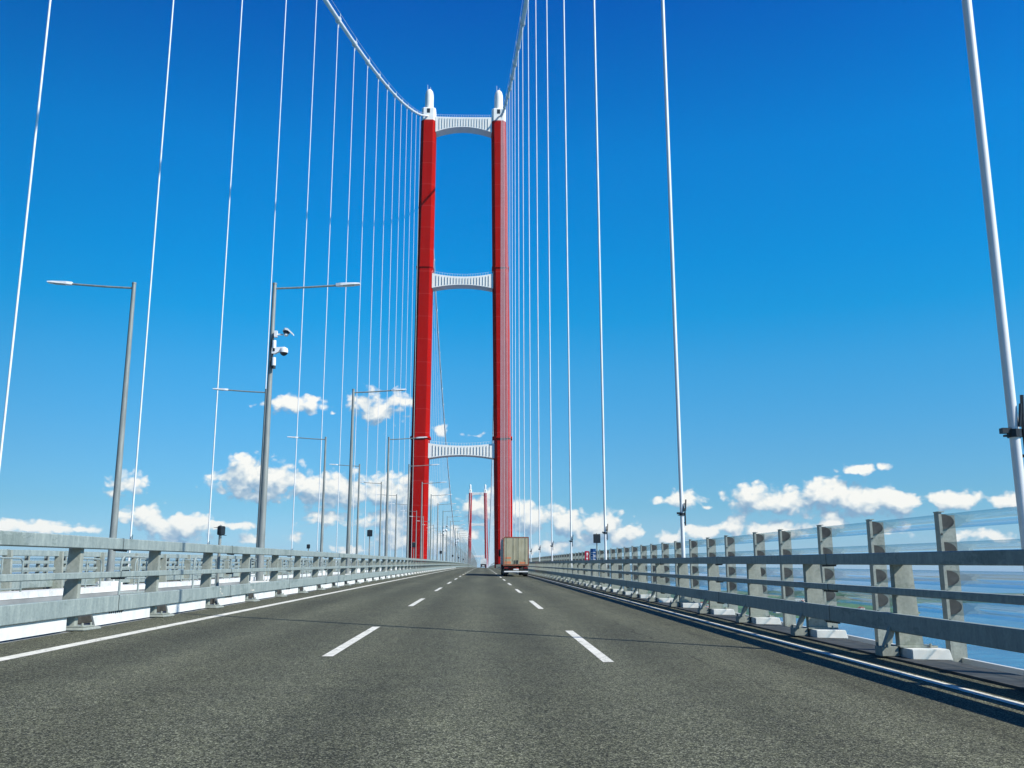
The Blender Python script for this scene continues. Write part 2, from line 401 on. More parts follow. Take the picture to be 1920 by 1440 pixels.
# ---------------------------------------------------------------- guard rails
def make_post(parent,side,loc,skirt):
    # side=+1: carriageway lies towards -x of the post (right rail); -1: towards +x
    s=side; b=MB()
    w=.30 if side>0 else .215
    b.extrude([[(s*.10,-.07,z),(s*(.10+w*k),-.07,z),(s*(.10+w*k),.07,z),(s*.10,.07,z)] for z,k in ((.16 if side>0 else .02,1.25),(.6,1.12),(1.2,1.0),(1.56,.95))])
    b.box(min(s*.0,s*.1),max(s*.0,s*.1),-.05,.05,.9,1.5) if False else None
    # sloping front foot and base plate
    if side>0: b.extrude([[(s*-.13,yy,.17),(s*-.03,yy,.17),(s*.10,yy,.50),(s*.10,yy,.62),(s*.04,yy,.56)] for yy in (-.05,.05)])
    b.box(min(s*-.12,s*.52),max(s*-.12,s*.52),-.22,.26,.045,.07) if side<0 else (b.box(.06,.64,-.17,.17,.157,.185),b.box(-.20,.058,-.13,.13,.032,.17))
    for xx in (-.14,.52):
        for yy in (-.12,.12): zb=.16 if side>0 else .06; xq=xx if side>0 else xx*.6; b.tube((s*xq,yy*1.5,zb),(s*xq,yy*1.5,zb+.06),.02,seg=6)
    o=b.build('post',M['post'],parent,loc=loc,bevel=.006)
    q=MB()
    if side>0:
        q.extrude([[(s*.10,-.48,.0),(s*.70,-.48,.0),(s*.66,-.48,.155),(s*.10,-.48,.155)],[(s*.10,.30,.0),(s*.70,.30,.0),(s*.66,.30,.155),(s*.10,.30,.155)]])
    else:
        q.extrude([[(s*-.19,-.34,.0),(s*.60,-.34,.0),(s*.60,-.32,.043),(s*-.17,-.32,.043)],[(s*-.19,.40,.0),(s*.60,.40,.0),(s*.60,.38,.043),(s*-.17,.38,.043)]])
    q.build('plinth',M['plinth'] if side>0 else M['post'],o,bevel=.01)
    return o
def guard_rail(name,label,X,side,y0,y1,yp,skirt=False,near=True,cap=100,rl=((1.375,1.585),(.855,.965),(.235,.525)),dl=8.0,yj=18.4):
    root=empty(name,(X,y0,zr(X,y0)),label,'guard rail')
    Z0=zr(X,y0)
    d=.13; rails=[]
    for nm,(a,b_) in zip(('top_rail','middle_rail','lower_rail'),rl):
        b=MB(); dd={'top_rail':.27,'middle_rail':.17,'lower_rail':.12}[nm]; pr=[(0,a),(side*dd,a),(side*dd,b_),(0,b_)]
        rr=.012
        x1=pr[1][0]; sg=1 if x1>0 else -1
        ring=[(sg*rr,a),(x1-sg*rr,a),(x1,a+rr),(x1,b_-rr),(x1-sg*rr,b_),(sg*rr,b_),(0,b_-rr),(0,a+rr)]
        b.extrude([[(x,y-y0,zr(X,y)-Z0+z) for x,z in ring] for y in ys(y0,y1)])
        rails.append((b.build(nm,M['galv'],root),a,b_))
    # splices: dark joint, and a row of bolt heads under each rail
    if near:
        y=yj-2*dl
        while y<110:
            if y>y0+1:
                z0=zr(X,y)-Z0
                for ro,a,b_ in rails:
                    b=MB()
                    b.box(min(-side*.004,side*.11),max(-side*.004,side*.11),y-y0-.010,y-y0+.010,z0+a-.004,z0+b_+.004)
                    b.box(min(side*.03,side*.07),max(side*.03,side*.07),y-y0-.38,y-y0+.38,z0+a-.008,z0+a+.004)
                    for k in range(7):
                        yy=y-y0-.30+k*.10
                        b.tube((side*.05,yy,z0+a-.034),(side*.05,yy,z0+a+.0),.020,seg=6)
                    b.build('splice',M['black'],ro)
            y+=dl
    first=None; y=yp; n=0; far=MB()
    while y<y1:
        if n<cap:
            if first is None:
                first=make_post(root,side,(0,y-y0,zr(X,y)-Z0),skirt); kids(first); first.name='post'
                KIDS[first.name]=list(first.children); KIDS[first.children[0].name]=[]
            else:
                c2=copy_tree(first,root); c2.location=(0,y-y0,zr(X,y)-Z0)
            n+=1
        else:
            z0=zr(X,y)-Z0; x0,x1=sorted((side*.1,side*.38)); far.box(x0,x1,y-y0-.07,y-y0+.07,z0,z0+1.55)
        y+=4.0
    if far.v:
        o=far.build('post',M['post'],root); o['kind']='stuff'
    if skirt:
        y=yp; k=0; proto=None
        while y<y0+260 and k<64:
            if proto is None:
                b=MB(); L0,L1=.60,3.50
                b.extrude([[(side*xx,L0-.16,.36),(side*xx,L0+.10,.02),(side*xx,L1,.02),(side*xx,L1,.36)] for xx in (.05,.08)])
                proto=b.build('skirt_panel',M['plinth'],root); o=proto
            else:
                o=proto.copy(); COL.objects.link(o)
            o.location=(0,y-y0,zr(X,y)-Z0); o.rotation_euler=(math.atan(G-2*K*y),0,0)
            y+=4; k+=1
    return root
RL=guard_rail('guard_rail','grey three-rail guard rail with dark shaded face along the right road edge',6.18,1,-13.5,2440,-5.5,rl=((1.375,1.56),(.93,1.035),(.39,.655)),yj=17.0)
LL=guard_rail('guard_rail','sunlit three-rail guard rail with white skirt panels along the left road edge',-6.88,-1,-12.2,2440,-4.0+.85,skirt=True,yj=18.45)
def script(Y,strokes,h=.17):
    # finger-drawn marks in the dust of the left lower rail
    lr=[q for q in LL.children if q.name.startswith('lower_rail')][0]
    b=MB()
    for st in strokes:
        pts=[(0.006,Y+12.2-u*h,zr(-6.88,Y)-zr(-6.88,-12.2)+.29+v*h) for u,v in st]
        pts=[(p[0],2*(Y+12.2)-p[1],p[2]) for p in pts]
        n=len(b.v)
        for k,p in enumerate(pts):
            b.v+=[(p[0],p[1],p[2]-.014),(p[0],p[1],p[2]+.014)] if k%1==0 else []
        b.face([(2*k,2*k+2,2*k+3,2*k+1) for k in range(len(pts)-1)],n)
    b.build('handwriting',M['paint'],lr)
P=[[(0,0),(.04,.5),(.08,1)],[(.0,.95),(.35,1.05),(.6,.85),(.5,.6),(.08,.5)]]
Gs=[[(.6,.85),(.35,1.),(.1,.7),(.05,.35),(.3,.05),(.6,.2),(.65,.5),(.4,.48)],[(.8,.1),(.95,.45),(1.1,.1),(1.3,.4),(1.5,.1),(1.8,.35),(2.1,.15),(2.6,.3),(3.2,.2)]]
script(25.4,P+[[(.8,.15),(1.1,.4),(1.3,.1),(1.7,.3)]]); script(28.7,Gs,.15)
guard_rail('guard_rail','guard rail of the second deck seen just beyond the central gap',2*CX+6.88,1,20,1400,21.2,near=False,cap=60)
guard_rail('guard_rail','far guard rail on the outer side of the second deck',2*CX-6.18,-1,40,1400,41,near=False,cap=60)

# ---------------------------------------------------------------- wind screens
def make_wpost(root,s,loc):
    b=MB()
    b.box(*sorted((0,s*.055)),-.09,.09,-.75,2.37)          # thick flange facing the road
    b.box(*sorted((s*.055,s*.33)),-.022,.022,-.62,2.32)     # web plate
    b.box(*sorted((-s*.004,s*.10)),-.11,.11,2.37,2.385)
    o=b.build('post',M['post'],root,loc=loc)
    d=MB()
    for k in range(4):
        zc=2.20-.51*k
        for yy in (-.05,.036):
            ring=[(s*.065,zc-.13),(s*.065,zc+.13)]+[(s*(.065+.235*math.sin(math.pi*t/10)),zc+.14*math.cos(math.pi*t/10)) for t in range(0,11)]
            d.extrude([[(x,yy,z) for x,z in ring],[(x,yy+.014,z) for x,z in ring]])
        d.tube((s*.03,-.10,zc-.23),(s*.03,-.085,zc-.23),.02,seg=6)
    d.build('bracket',M['dark'],o)
    return o
def wind_screen(label,X,s,y0,y1,plist,near):
    root=empty('wind_screen',(X,y0,zr(X,y0)),label,'wind screen'); Z0=zr(X,y0)
    first=None; n=0; far=MB()
    for y in plist:
        loc=(0,y-y0,zr(X,y)-Z0)
        if n<100:
            if first is None:
                first=make_wpost(root,s,loc); KIDS[first.name]=list(first.children); KIDS[first.children[0].name]=[]
            else: c2=copy_tree(first,root); c2.location=loc
        else: far.box(*sorted((loc[0],loc[0]+s*.3)),loc[1]-.06,loc[1]+.06,loc[2]-.6,loc[2]+2.35)
        n+=1
    if far.v: far.build('post',M['post'],root)['kind']='stuff'
    for k in range(4):
        zc=2.20-.51*k
        b=MB(); N=12
        ring=[(s*(.075+.215*math.sin(math.pi*t/N)),zc+.135*math.cos(math.pi*t/N)) for t in range(N+1)]
        b.extrude([[(x,y-y0,zr(X,y)-Z0+z) for x,z in ring] for y in ys(y0,y1)],closed=False,cap=False)
        b.build('clear_blade',M['blade'],root,smooth=True)
    # thin tension wires between the blades
    return root
pl=[-9.6,-6.6,-3.5,-.5,2.6,5.6,8.7,11.2,14.3,17.27,20.41,23.5,26.67,29.2,32.7,35.4,38.4]
y=41.4
while y<1200: pl.append(y); y+=3.0
wind_screen('clear curved wind screen blades on steel posts along the right deck edge',8.40,1,-11,2000,pl,True)
pl2=[]; y=50.
while y<700: pl2.append(y); y+=3.
wind_screen('distant clear wind screen on the far left edge of the second deck',2*CX-8.40,-1,45,1500,pl2,False)

# ---------------------------------------------------------------- main cables and hangers
def zcab(Y):
    if Y<=TY: return min(57.134+.28247*Y+.000248*Y*Y, 234.3)
    u=(Y-(TY+FY)/2)/((FY-TY)/2); return 12.5+(234.0-12.5)*u*u if Y<=FY else 234-(Y-FY)*.42
def xcab(Y,s):
    base=CXR if s>0 else CXL; top=7.2 if s>0 else -29.4
    if Y<=TY: t=max(0,(Y-(TY-26))/26)
    elif Y<FY: t=max(0,1-(Y-TY)/190)
    else: t=0
    t=t*t*(3-2*t) if Y<=TY else t*t
    return base+(top-base)*t
for s,lab in ((1,'thick white main cable rising over the right side of the road'),(-1,'thick white main cable rising over the left side of the deck')):
    YS=[-20+12*i for i in range(39)]+[TY-8,TY-3,TY,TY+3,TY+8]+[TY+16+18*i for i in range(112)]
    YS=sorted(y for y in YS if y<=FY+1)
    z=lambda y: zcab(y) if abs(y-TY)>6 else zcab(TY)-0.0
    b=MB(); b.path([(xcab(y,s),y,zcab(y)) for y in YS],.46,12)
    o=b.build('main_cable',M['cable'],smooth=True); tag(o,lab,'cable','main suspension cables')
    # hand strands over the cable
    for dx in (-.55,.55):
        w=MB(); w.path([(xcab(y,s)+dx,y,zcab(y)+1.25) for y in YS if y<TY-6],.035,5); q=w.build('hand_strand',M['cable'],o)
rope_me=MB(); rope_me.tube((0,0,0),(0,0,1),.076,seg=12)
def make_hanger():
    root=empty('hanger_rope',(0,0,0),'x','hanger rope','hanger ropes between cable and deck')
    rope_me.build('rope',M['rope'],root,smooth=True)
    b=MB(); b.tube((0,0,-.5),(0,0,.95),.095,seg=12); b.tube((0,0,.8),(0,0,1.0),.115,seg=12); b.box(-.14,.14,-.2,.2,-.8,-.3)
    b.build('socket',M['black'],root,smooth=True)
    b=MB(); b.tube((0,0,3.30),(0,0,3.42),.105,seg=12); b.box(-.20,-.06,-.05,.05,3.36,3.44); b.box(-.16,-.06,-.03,.03,3.31,3.34)
    b.tube((.12,-.05,2.9),(.12,-.05,3.6),.028,seg=8); b.tube((.15,.0,3.52),(.18,.0,3.95),.028,seg=8); b.tube((.04,-.09,3.45),(.09,-.09,3.8),.022,seg=8)
    b.box(.05,.17,-.04,.04,3.5,3.54); b.box(.05,.14,-.03,.03,3.0,3.04)
    b.build('damper_clamp',M['black'],root)
    b=MB(); b.box(-.56,.56,-.75,.75,-.58,.58); b.extrude([[(-.14,-.4,-.55),(.14,-.4,-.55),(.14,.4,-.55),(-.14,.4,-.55)],[(-.11,-.16,-1.7),(.11,-.16,-1.7),(.11,.16,-1.7),(-.11,.16,-1.7)]]); b.tube((-.55,-.3,.6),(-.55,-.3,1.3),.05,seg=6); b.tube((.55,-.3,.6),(.55,-.3,1.3),.05,seg=6)
    b.build('cable_band',M['cable'],root,bevel=.08)
    return root
hp=make_hanger(); KIDS[hp.name]=list(hp.children)
for q in hp.children: KIDS[q.name]=[]
used=False
def place_hanger(Y,s,label):
    global used
    o=hp if not used else copy_tree(hp); used=True
    zb=zr(CXR,Y)+.0; X0=CXR if s>0 else CXL
    o.location=(X0,Y,zb); o['label']=label
    zt=zcab(Y); X1=xcab(Y,s)
    L=zt-zb-.6
    for ch in (q for q in o.children):
        n=ch.name.split('.')[0]
        if n=='rope':
            ch.scale=(1,1,L-.9); ch.location=(0,0,.9); ch.rotation_euler=(0,math.atan((X1-X0)/max(L,1)),0)
        if n=='cable_band':
            ch.location=(X1-X0,0,zt-zb); sl=(zcab(Y+1)-zcab(Y-1))/2; ch.rotation_euler=(math.atan(sl),0,0)
YH=[]
y=13.757; k=0
while y<TY-12:
    place_hanger(y,1,('%s white hanger rope from the viewer on the right cable'%nth(k)) if k else 'thickest white hanger rope, at the right edge of the view'); y+=24; k+=1
y=13.757+48; k=0
while y<TY-12:
    place_hanger(y,-1,('%s white hanger rope from the left edge, on the left cable'%nth(k)) if k else 'leftmost white hanger rope, cut by the left edge of the view'); y+=24; k+=1
y=TY+30; k=0
while y<FY-20 and k<60:
    for s,nm in ((1,'right'),(-1,'left')): place_hanger(y,s,'%s thin hanger rope beyond the near tower on the %s cable'%(nth(k),nm))
    y+=24; k+=1

# ---------------------------------------------------------------- towers
def octa(cx,cy,wx,wy,z,c=.2):
    hx,hy=wx/2,wy/2; ax,ay=hx*(1-2*c),hy*(1-2*c)
    return [(cx+hx,cy-ay,z),(cx+hx,cy+ay,z),(cx+ax,cy+hy,z),(cx-ax,cy+hy,z),(cx-hx,cy+ay,z),(cx-hx,cy-ay,z),(cx-ax,cy-hy,z),(cx+ax,cy-hy,z)]
def tower(Y,label,XB,XT,ztop,wB,wT,beams,rings,shell=(7.3,12.5),dep=9.2):
    root=empty('bridge_tower',((XB[0]+XB[1])/2,Y,-78),label,'bridge tower','red and white bridge towers')
    ox,oy,oz=root.location
    def loc(p): return (p[0]-ox,p[1]-oy,p[2]-oz)
    def cx(i,z): 
        t=(z-8)/(ztop-8); return XB[i]+(XT[i]-XB[i])*t
    def w(z): t=(z-8)/(ztop-8); return wB+(wT-wB)*t
    for i in (0,1):
        b=MB(); 
        zs=[-78,-20,8,40,62,100,148,190,ztop]
        b.extrude([[loc(p) for p in octa(cx(i,z),Y,w(z),dep*(w(z)/wT)**.5,z)] for z in zs])
        leg=b.build('leg',M['red'],root)
        for z,e in rings:
            b=MB(); b.extrude([[loc(p) for p in octa(cx(i,z),Y,w(z)+e,dep+e+.6,zz)] for zz in (z-.5,z-.1,z+.45)])
            b.build('platform_ring',M['red'],leg)
        # saddle housing and shell-shaped finial
        x=XT[i]; b=MB()
        b.extrude([[loc(p) for p in octa(x,Y,wT-.5,dep-1.,zz,.14)] for zz in (ztop,ztop+shell[0]-.5)]+[[loc(p) for p in octa(x,Y,wT-.9,dep-1.6,ztop+shell[0],.14)]])
        hs=b.build('saddle_housing',M['white'],root)
        b=MB(); b.box(*[v for v in (x-.9-ox,x+.7-ox)],(Y-(dep-1)/2-.06)-oy,(Y-(dep-1)/2+.3)-oy,ztop+4.0-oz,ztop+6.4-oz); b.build('window',M['black'],hs)
        z0=ztop+shell[0]; hh=shell[1]; r=wT*.285
        prf=[(r,z0),(r*1.0,z0+hh*.62),(r*.96,z0+hh*.74),(r*.84,z0+hh*.85),(r*.64,z0+hh*.93),(r*.38,z0+hh*.98),(r*.1,z0+hh)]
        b=MB(); b.lathe([(a,z-oz) for a,z in prf],x-ox,0,20)
        sh=b.build('shell_finial',M['white'],root,smooth=True)
        b=MB(); b.tube((x-1.0-ox,0,z0+hh*.9-oz),(x-1.0-ox,0,z0+hh+2.6-oz),.09,seg=6); b.tube((x+.5-ox,0,z0+hh*.9-oz),(x+.5-ox,0,z0+hh+1.4-oz),.08,seg=6)
        b.build('lightning_rod',M['white'],sh)
    for bi,(zt_e,zt_c,zb_e,zb_c,nr) in enumerate(beams):
        xl=cx(0,zt_c)+w(zt_c)/2-.3; xr=cx(1,zt_c)-w(zt_c)/2+.3; N=24; b=MB(); secs=[]
        hd=3.4
        for k in range(N+1):
            t=k/N; u=(2*t-1)**2; x=xl+(xr-xl)*t; zt=zt_c+(zt_e-zt_c)*u; zb=zb_c+(zb_e-zb_c)*u
            secs.append([(x-ox,-hd,zb-oz),(x-ox,hd,zb-oz),(x-ox,hd,zt-oz),(x-ox,-hd,zt-oz)])
        b.extrude(secs); cb=b.build('cross_beam',M['white'],root)
        # vertical stiffening ribs standing on the front face
        b=MB()
        for k in range(nr):
            t=.07+.86*k/(nr-1); u=(2*t-1)**2; x=xl+(xr-xl)*t-ox; zt=zt_c+(zt_e-zt_c)*u-oz; zb=zb_c+(zb_e-zb_c)*u-oz
            b.box(x-.07,x+.07,-hd-.28,-hd+.01,zb+.6,zt-.7)
        b.build('rib',M['groove'],cb)
        b=MB(); pts=[]
        for k in range(25):
            t=k/24; u=(2*t-1)**2; x=xl+(xr-xl)*t-ox; zt=zt_c+(zt_e-zt_c)*u-oz
            b.tube((x,-hd+.1,zt),(x,-hd+.1,zt+1.3),.05,seg=5); pts.append((x,-hd+.1,zt+1.25))
        b.path(pts,.045,5); b.build('railing',M['white'],cb)
    return root
tower(TY,'nearer red twin-legged bridge tower with white cross beams and shell tops',(-30.75,10.05),(-29.0,7.25),231.2,8.8,7.75,
      [(233.5,233.3,225.0,227.9,19),(148.7,147.0,141.0,142.8,19),(63.1,61.9,55.9,57.4,19)],[(66,1.2),(152,.5)],shell=(7.2,12.2))
tower(FY,'small distant red bridge tower framed between the legs of the nearer one',(-34.3,11.0),(-32.7,6.4),216.5,8.8,8.2,
      [(218.,217.6,209.,212.,15),(138.,136.5,129.,131.5,15),(56.,55.,48,50,15)],[(62,1.2),(142,.7)],shell=(9,14))

# ---------------------------------------------------------------- street lamps
def make_lamp():
    root=empty('street_lamp',(0,0,0),'x','street lamp','street lamps along the gap between the decks')
    b=MB(); b.tube((0,0,.2),(0,0,12.6),.148,.08,16); b.tube((0,0,12.6),(0,0,12.66),.092,.092,12)
    b.build('pole',M['pole'],root,smooth=True)
    b=MB(); b.path([(0,0,12.42),(1.2,0,12.48),(2.6,0,12.58)],.042,8); b.build('arm',M['pole'],root,smooth=True)
    b=MB(); b.extrude([[(2.55,-.07,12.54),(2.55,.07,12.54),(2.55,.07,12.66),(2.55,-.07,12.66)],[(2.75,-.13,12.555),(2.75,.13,12.555),(2.75,.13,12.665),(2.75,-.13,12.665)],[(3.35,-.15,12.61),(3.35,.15,12.61),(3.35,.13,12.68),(3.35,-.13,12.68)],[(3.55,-.12,12.63),(3.55,.12,12.63),(3.55,.10,12.68),(3.55,-.10,12.68)]])
    h=b.build('lamp_head',M['whiteplastic'],root)
    b=MB(); b.extrude([[(2.85,-.10,12.548),(2.85,.10,12.548),(2.85,.11,12.56),(2.85,-.11,12.56)],[(3.3,-.11,12.58),(3.3,.11,12.58),(3.3,.11,12.61),(3.3,-.11,12.61)]]); b.build('lens',M['lens'],h)
    b=MB(); b.extrude([[(q[0],q[1],q[2]) for q in octa(0,0,.85,.85,z)] for z in (0,.42)]); b.box(-.32,.32,-.32,.32,.42,.46)
    for a,c_ in ((.27,.27),(-.27,.27),(.27,-.27),(-.27,-.27)): b.tube((a,c_,.45),(a,c_,.62),.025,seg=6)
    b.build('base',M['plinth'],root)
    return root
lp=make_lamp()
def regk(o):
    KIDS[o.name]=list(o.children)
    for q in o.children: regk(q)
regk(lp); usedl=False; nearlamp=None
def lamp(X,Y,flip,label):
    global usedl
    o=lp if not usedl else copy_tree(lp); usedl=True
    o.location=(X,Y,prof(Y)+.12); o.rotation_euler=(0,0,math.pi if flip else 0); o['label']=label
    return o
for k in range(62):
    Y=37.9+24.4*k
    a=lamp(-8.75,Y,False,'%s tall grey street lamp of the row with arms over our road'%nth(k) if k else 'nearest tall lamp with its arm over the road, carrying two cameras')
    lamp(-14.6,Y+.1,True,'%s grey street lamp of the row whose arms point left'%nth(k) if k else 'nearest grey lamp whose arm points left, standing left of all others')

# ---------------------------------------------------------------- cameras on the lamp poles
def cctv(x,y,z,kind,label):
    root=empty('security_camera',(x,y,z),label,'security camera','security cameras on the lamp poles')
    if kind=='dome':
        b=MB(); b.extrude([[(-.02,-.09,-.12),(-.02,.09,-.12),(-.02,.09,.12),(-.02,-.09,.12)],[(.10,-.09,-.12),(.10,.09,-.12),(.10,.09,.14),(.10,-.09,.14)],[(.36,-.07,.02),(.36,.07,.02),(.36,.07,.16),(.36,-.07,.16)],[(.50,-.06,.06),(.50,.06,.06),(.50,.06,.17),(.50,-.06,.17)]])
        b.build('bracket',M['whiteplastic'],root)
        b=MB(); b.lathe([(.05,.16),(.14,.12),(.17,.04),(.17,-.07)],.46,0,16); b.build('housing',M['whiteplastic'],root,smooth=True)
        b=MB(); b.lathe([(.165,-.07),(.13,-.13),(.07,-.18),(.02,-.20)],.46,0,16); b.build('dome',M['black'],root,smooth=True)
    else:
        b=MB(); b.box(.06,.18,-.08,.08,-.13,.13); b.tube((.18,0,-.02),(.42,0,-.02),.035,seg=8); b.build('bracket',M['whiteplastic'],root)
        b=MB(); b.extrude([[(.40+.0*k,-.08,z1),(.40,.08,z1),(.40,.08,z1+.05),(.40,-.08,z1+.05)] for k,z1 in ((0,.10),)]+[[(.5,-.14,.16),(.5,.14,.16),(.5,.14,.24),(.5,-.14,.24)],[(.62,-.14,.13),(.62,.14,.13),(.62,.14,.22),(.62,-.14,.22)],[(.84,-.12,-.05),(.84,.12,-.05),(.84,.12,.01),(.84,-.12,.01)]]); b.build('sun_hood',M['whiteplastic'],root)
        b=MB(); b.box(.44,.66,-.1,.1,.02,.12); b.build('housing',M['black'],root)
        b=MB(); b.lathe([(.04,.04),(.09,.0),(.09,-.05),(.05,-.09),(.01,-.10)],.54,0,12); b.build('lens',M['whiteplastic'],root,smooth=True)
    b=MB(); b.path([(.04,-.02,-.05),(-.02,-.05,-.25),(-.05,-.04,-.55),(-.03,-.04,-.72)],.03,6); b.build('wire',M['black'],root)
    b=MB(); b.tube((.08,-.03,-.62),(.07,-.03,-.28),.085,seg=12); b.build('junction_box',M['whiteplastic'],root,smooth=True)
    b=MB(); b.tube((.08,-.03,-.74),(.08,-.03,-.62),.08,seg=12); b.build('cable_gland',M['black'],root,smooth=True)
    return root
zl=prof(37.9)
cctv(-8.68,37.75,10.42+zl+.12,'hood','hooded white camera, upper one on the nearest lamp pole')
cctv(-8.66,37.75,9.85+zl-.03,'dome','white dome camera on bracket, lower one on the nearest lamp pole')
for n,(Y,X) in enumerate(((208.7,-8.7),(306.3,-8.65))):
    for kk,kd in enumerate(('hood','dome')):
        o=cctv(X,Y-.15,prof(Y)+(9.2 if kk==0 else 8.5),kd,('%s white camera on the lamp pole in front of the left tower leg' if n==0 else '%s tiny camera on a lamp pole just past the left tower leg')%('upper' if kk==0 else 'lower'))
        o.scale=(1.5,1.5,1.5)

# ---------------------------------------------------------------- roadside signals and panels
def signal(X,Y,h,label,sz=.30,turn=0):
    root=empty('lane_signal',(X,Y,zr(X,Y)),label,'signal','black roadside signals seen from behind')
    root.rotation_euler=(0,0,turn)
    b=MB(); b.tube((0,0,0),(0,0,h-.1),.045,.04,8); b.tube((0,0,h+sz*1.0),(0,0,h+sz*1.25),.05,.02,8); b.build('pole',M['pole'],root,smooth=True)
    b=MB(); b.box(-sz*.75,sz*.75,-.10,.04,h-sz*.8,h+sz); b.build('signal_box',M['black'],root,bevel=.02)
    b=MB(); b.box(-sz*.5,sz*.5,.04,.2,h+sz*.72,h+sz*.78); b.box(-sz*.8,sz*.8,-.13,-.10,h-sz*.9,h-sz*.8); b.build('visor',M['black'],root)
    return root
signal(7.35,61.0,2.95,'black boxed signal on a pole above the blue and red panels at right')
signal(-7.55,63.8,3.05,'black boxed signal on a thin pole above the left guard rail',.23)
signal(-7.45,27.2,2.0,'black double signal on a pole close behind the left guard rail',.14,R_(62))
for n,Y in enumerate((104,171,240,300,370)):
    signal(-7.5,Y,3.05,'%s small dark signal farther along the left guard rail'%nth(n),.27)
signal(7.4,170,2.95,'tiny dark signal just right of the lorry')
signal(-16.0,88,2.6,'small dark signal standing beyond the left rail on the second deck',.2)
def panel(X,Y,z0,z1,w,col,name,label,lines):
    root=empty(name,(X,Y,zr(X,Y)),label,'sign')
    b=MB(); b.box(-w/2,w/2,-.02,.02,z0,z1); b.build('face',col,root,bevel=.008)
    b=MB(); b.tube((-w/2+.06,.04,0),(-w/2+.06,.04,z1),.025,seg=6); b.tube((w/2-.06,.04,0),(w/2-.06,.04,z1),.025,seg=6); b.build('pole',M['pole'],root)
    b=MB()
    for (x0,x1,a,c_) in lines: b.box(x0*w,x1*w,-.026,-.018,z0+(z1-z0)*a,z0+(z1-z0)*c_)
    b.build('marking',M['whiteplastic'],root)
MB_blue=noisy('blue_sign',(.01,.07,.22),(.015,.09,.27),5,.4); MB_red=noisy('red_sign',(.35,.01,.03),(.42,.015,.04),5,.4)
panel(7.12,61.2,1.42,2.32,.36,MB_blue,'information_sign','blue upright panel with white lines beside the right signal pole',
  [(-.4,.4,.72,.76),(-.4,.1,.60,.63),(-.05,.4,.52,.56),(-.4,.4,.42,.46),(-.4,.2,.32,.36),(-.4,.4,.22,.26),(-.2,.4,.12,.16)])
panel(6.98,63.6,1.40,2.20,.30,MB_red,'emergency_sign','dark red panel with white marks left of the blue one',
  [(-.1,.25,.70,.86),(-.05,.1,.55,.68),(-.15,.2,.34,.46),(-.05,.1,.2,.3)])

# ---------------------------------------------------------------- hand rails in the central gap
def handrail(X,Y0,L,label):
    root=empty('hand_rail',(X,Y0,prof(Y0)+.3),label,'hand rail','tubular hand rails beside the central gap')
    b=MB(); r=.25; h=1.15
    pts=[(0,0,0),(0,0,h-r)]+[(0,r-r*math.cos(t*math.pi/8),h-r+r*math.sin(t*math.pi/8)) for t in range(1,5)]+[(0,L-r+r*math.sin(t*math.pi/8),h-r+r*math.cos(t*math.pi/8)) for t in range(0,5)]+[(0,L,0)]
    b.path(pts,.03,7); b.build('frame',M['galv'],root,smooth=True)
    b=MB(); b.tube((0,0,h*.52),(0,L,h*.52),.022,seg=6); b.tube((0,0,h*.2),(0,L,h*.2),.022,seg=6); b.build('bar',M['galv'],root)
    b=MB(); b.tube((0,L*.5,0),(0,L*.5,h),.026,seg=6); b.build('upright',M['galv'],root)
for k in range(12):
    Y0=24.5+6.1*k
    handrail(-9.15,Y0,2.6,'%s rounded tube hand rail behind the left guard rail'%nth(k))
    handrail(-14.25,Y0+3,2.6,'%s rounded tube hand rail across the central gap'%nth(k))

# ---------------------------------------------------------------- vehicles
M['trailer']=noisy('dirty_white_doors',(.36,.33,.21),(.47,.44,.30),1.6,.5,stretch=(2,1,.6),coord='obj')
M['curtain']=noisy('grey_curtain',(.16,.20,.20),(.22,.26,.26),1.2,.6,coord='obj')
M['brown']=noisy('rusty_frame',(.24,.08,.04),(.36,.13,.07),3,.6,coord='obj')
M['orange']=noisy('orange_sticker',(.62,.19,.08),(.72,.26,.12),8,.5,coord='obj')
M['tyre']=noisy('tyre_rubber',(.012,.012,.012),(.03,.03,.03),8,.85,coord='obj')
M['rim']=noisy('wheel_rim',(.25,.26,.26),(.4,.4,.4),8,.4,.5,coord='obj')
M['redlight']=mat('tail_light_red',(.16,.012,.01),.3)[0]
M['cabpaint']=noisy('cab_paint',(.5,.05,.04),(.55,.07,.05),2,.4,coord='obj')
def wheel(root,x,y,z,r=.5,w=.32):
    b=MB(); b.lathe([(r*.6,-w/2),(r*.94,-w/2),(r,-w/2+.04),(r,w/2-.04),(r*.94,w/2),(r*.6,w/2)],0,0,20)
    o=b.build('wheel',M['tyre'],root,smooth=True,loc=(x,y,z)); o.rotation_euler=(0,math.pi/2,0)
    b=MB(); b.lathe([(r*.58,-w/2-.005),(r*.4,-w/2+.05),(.12,-w/2+.02),(.12,w/2-.02),(r*.4,w/2-.05),(r*.58,w/2+.005)],0,0,16); q=b.build('rim',M['rim'],o,smooth=True)
    return o
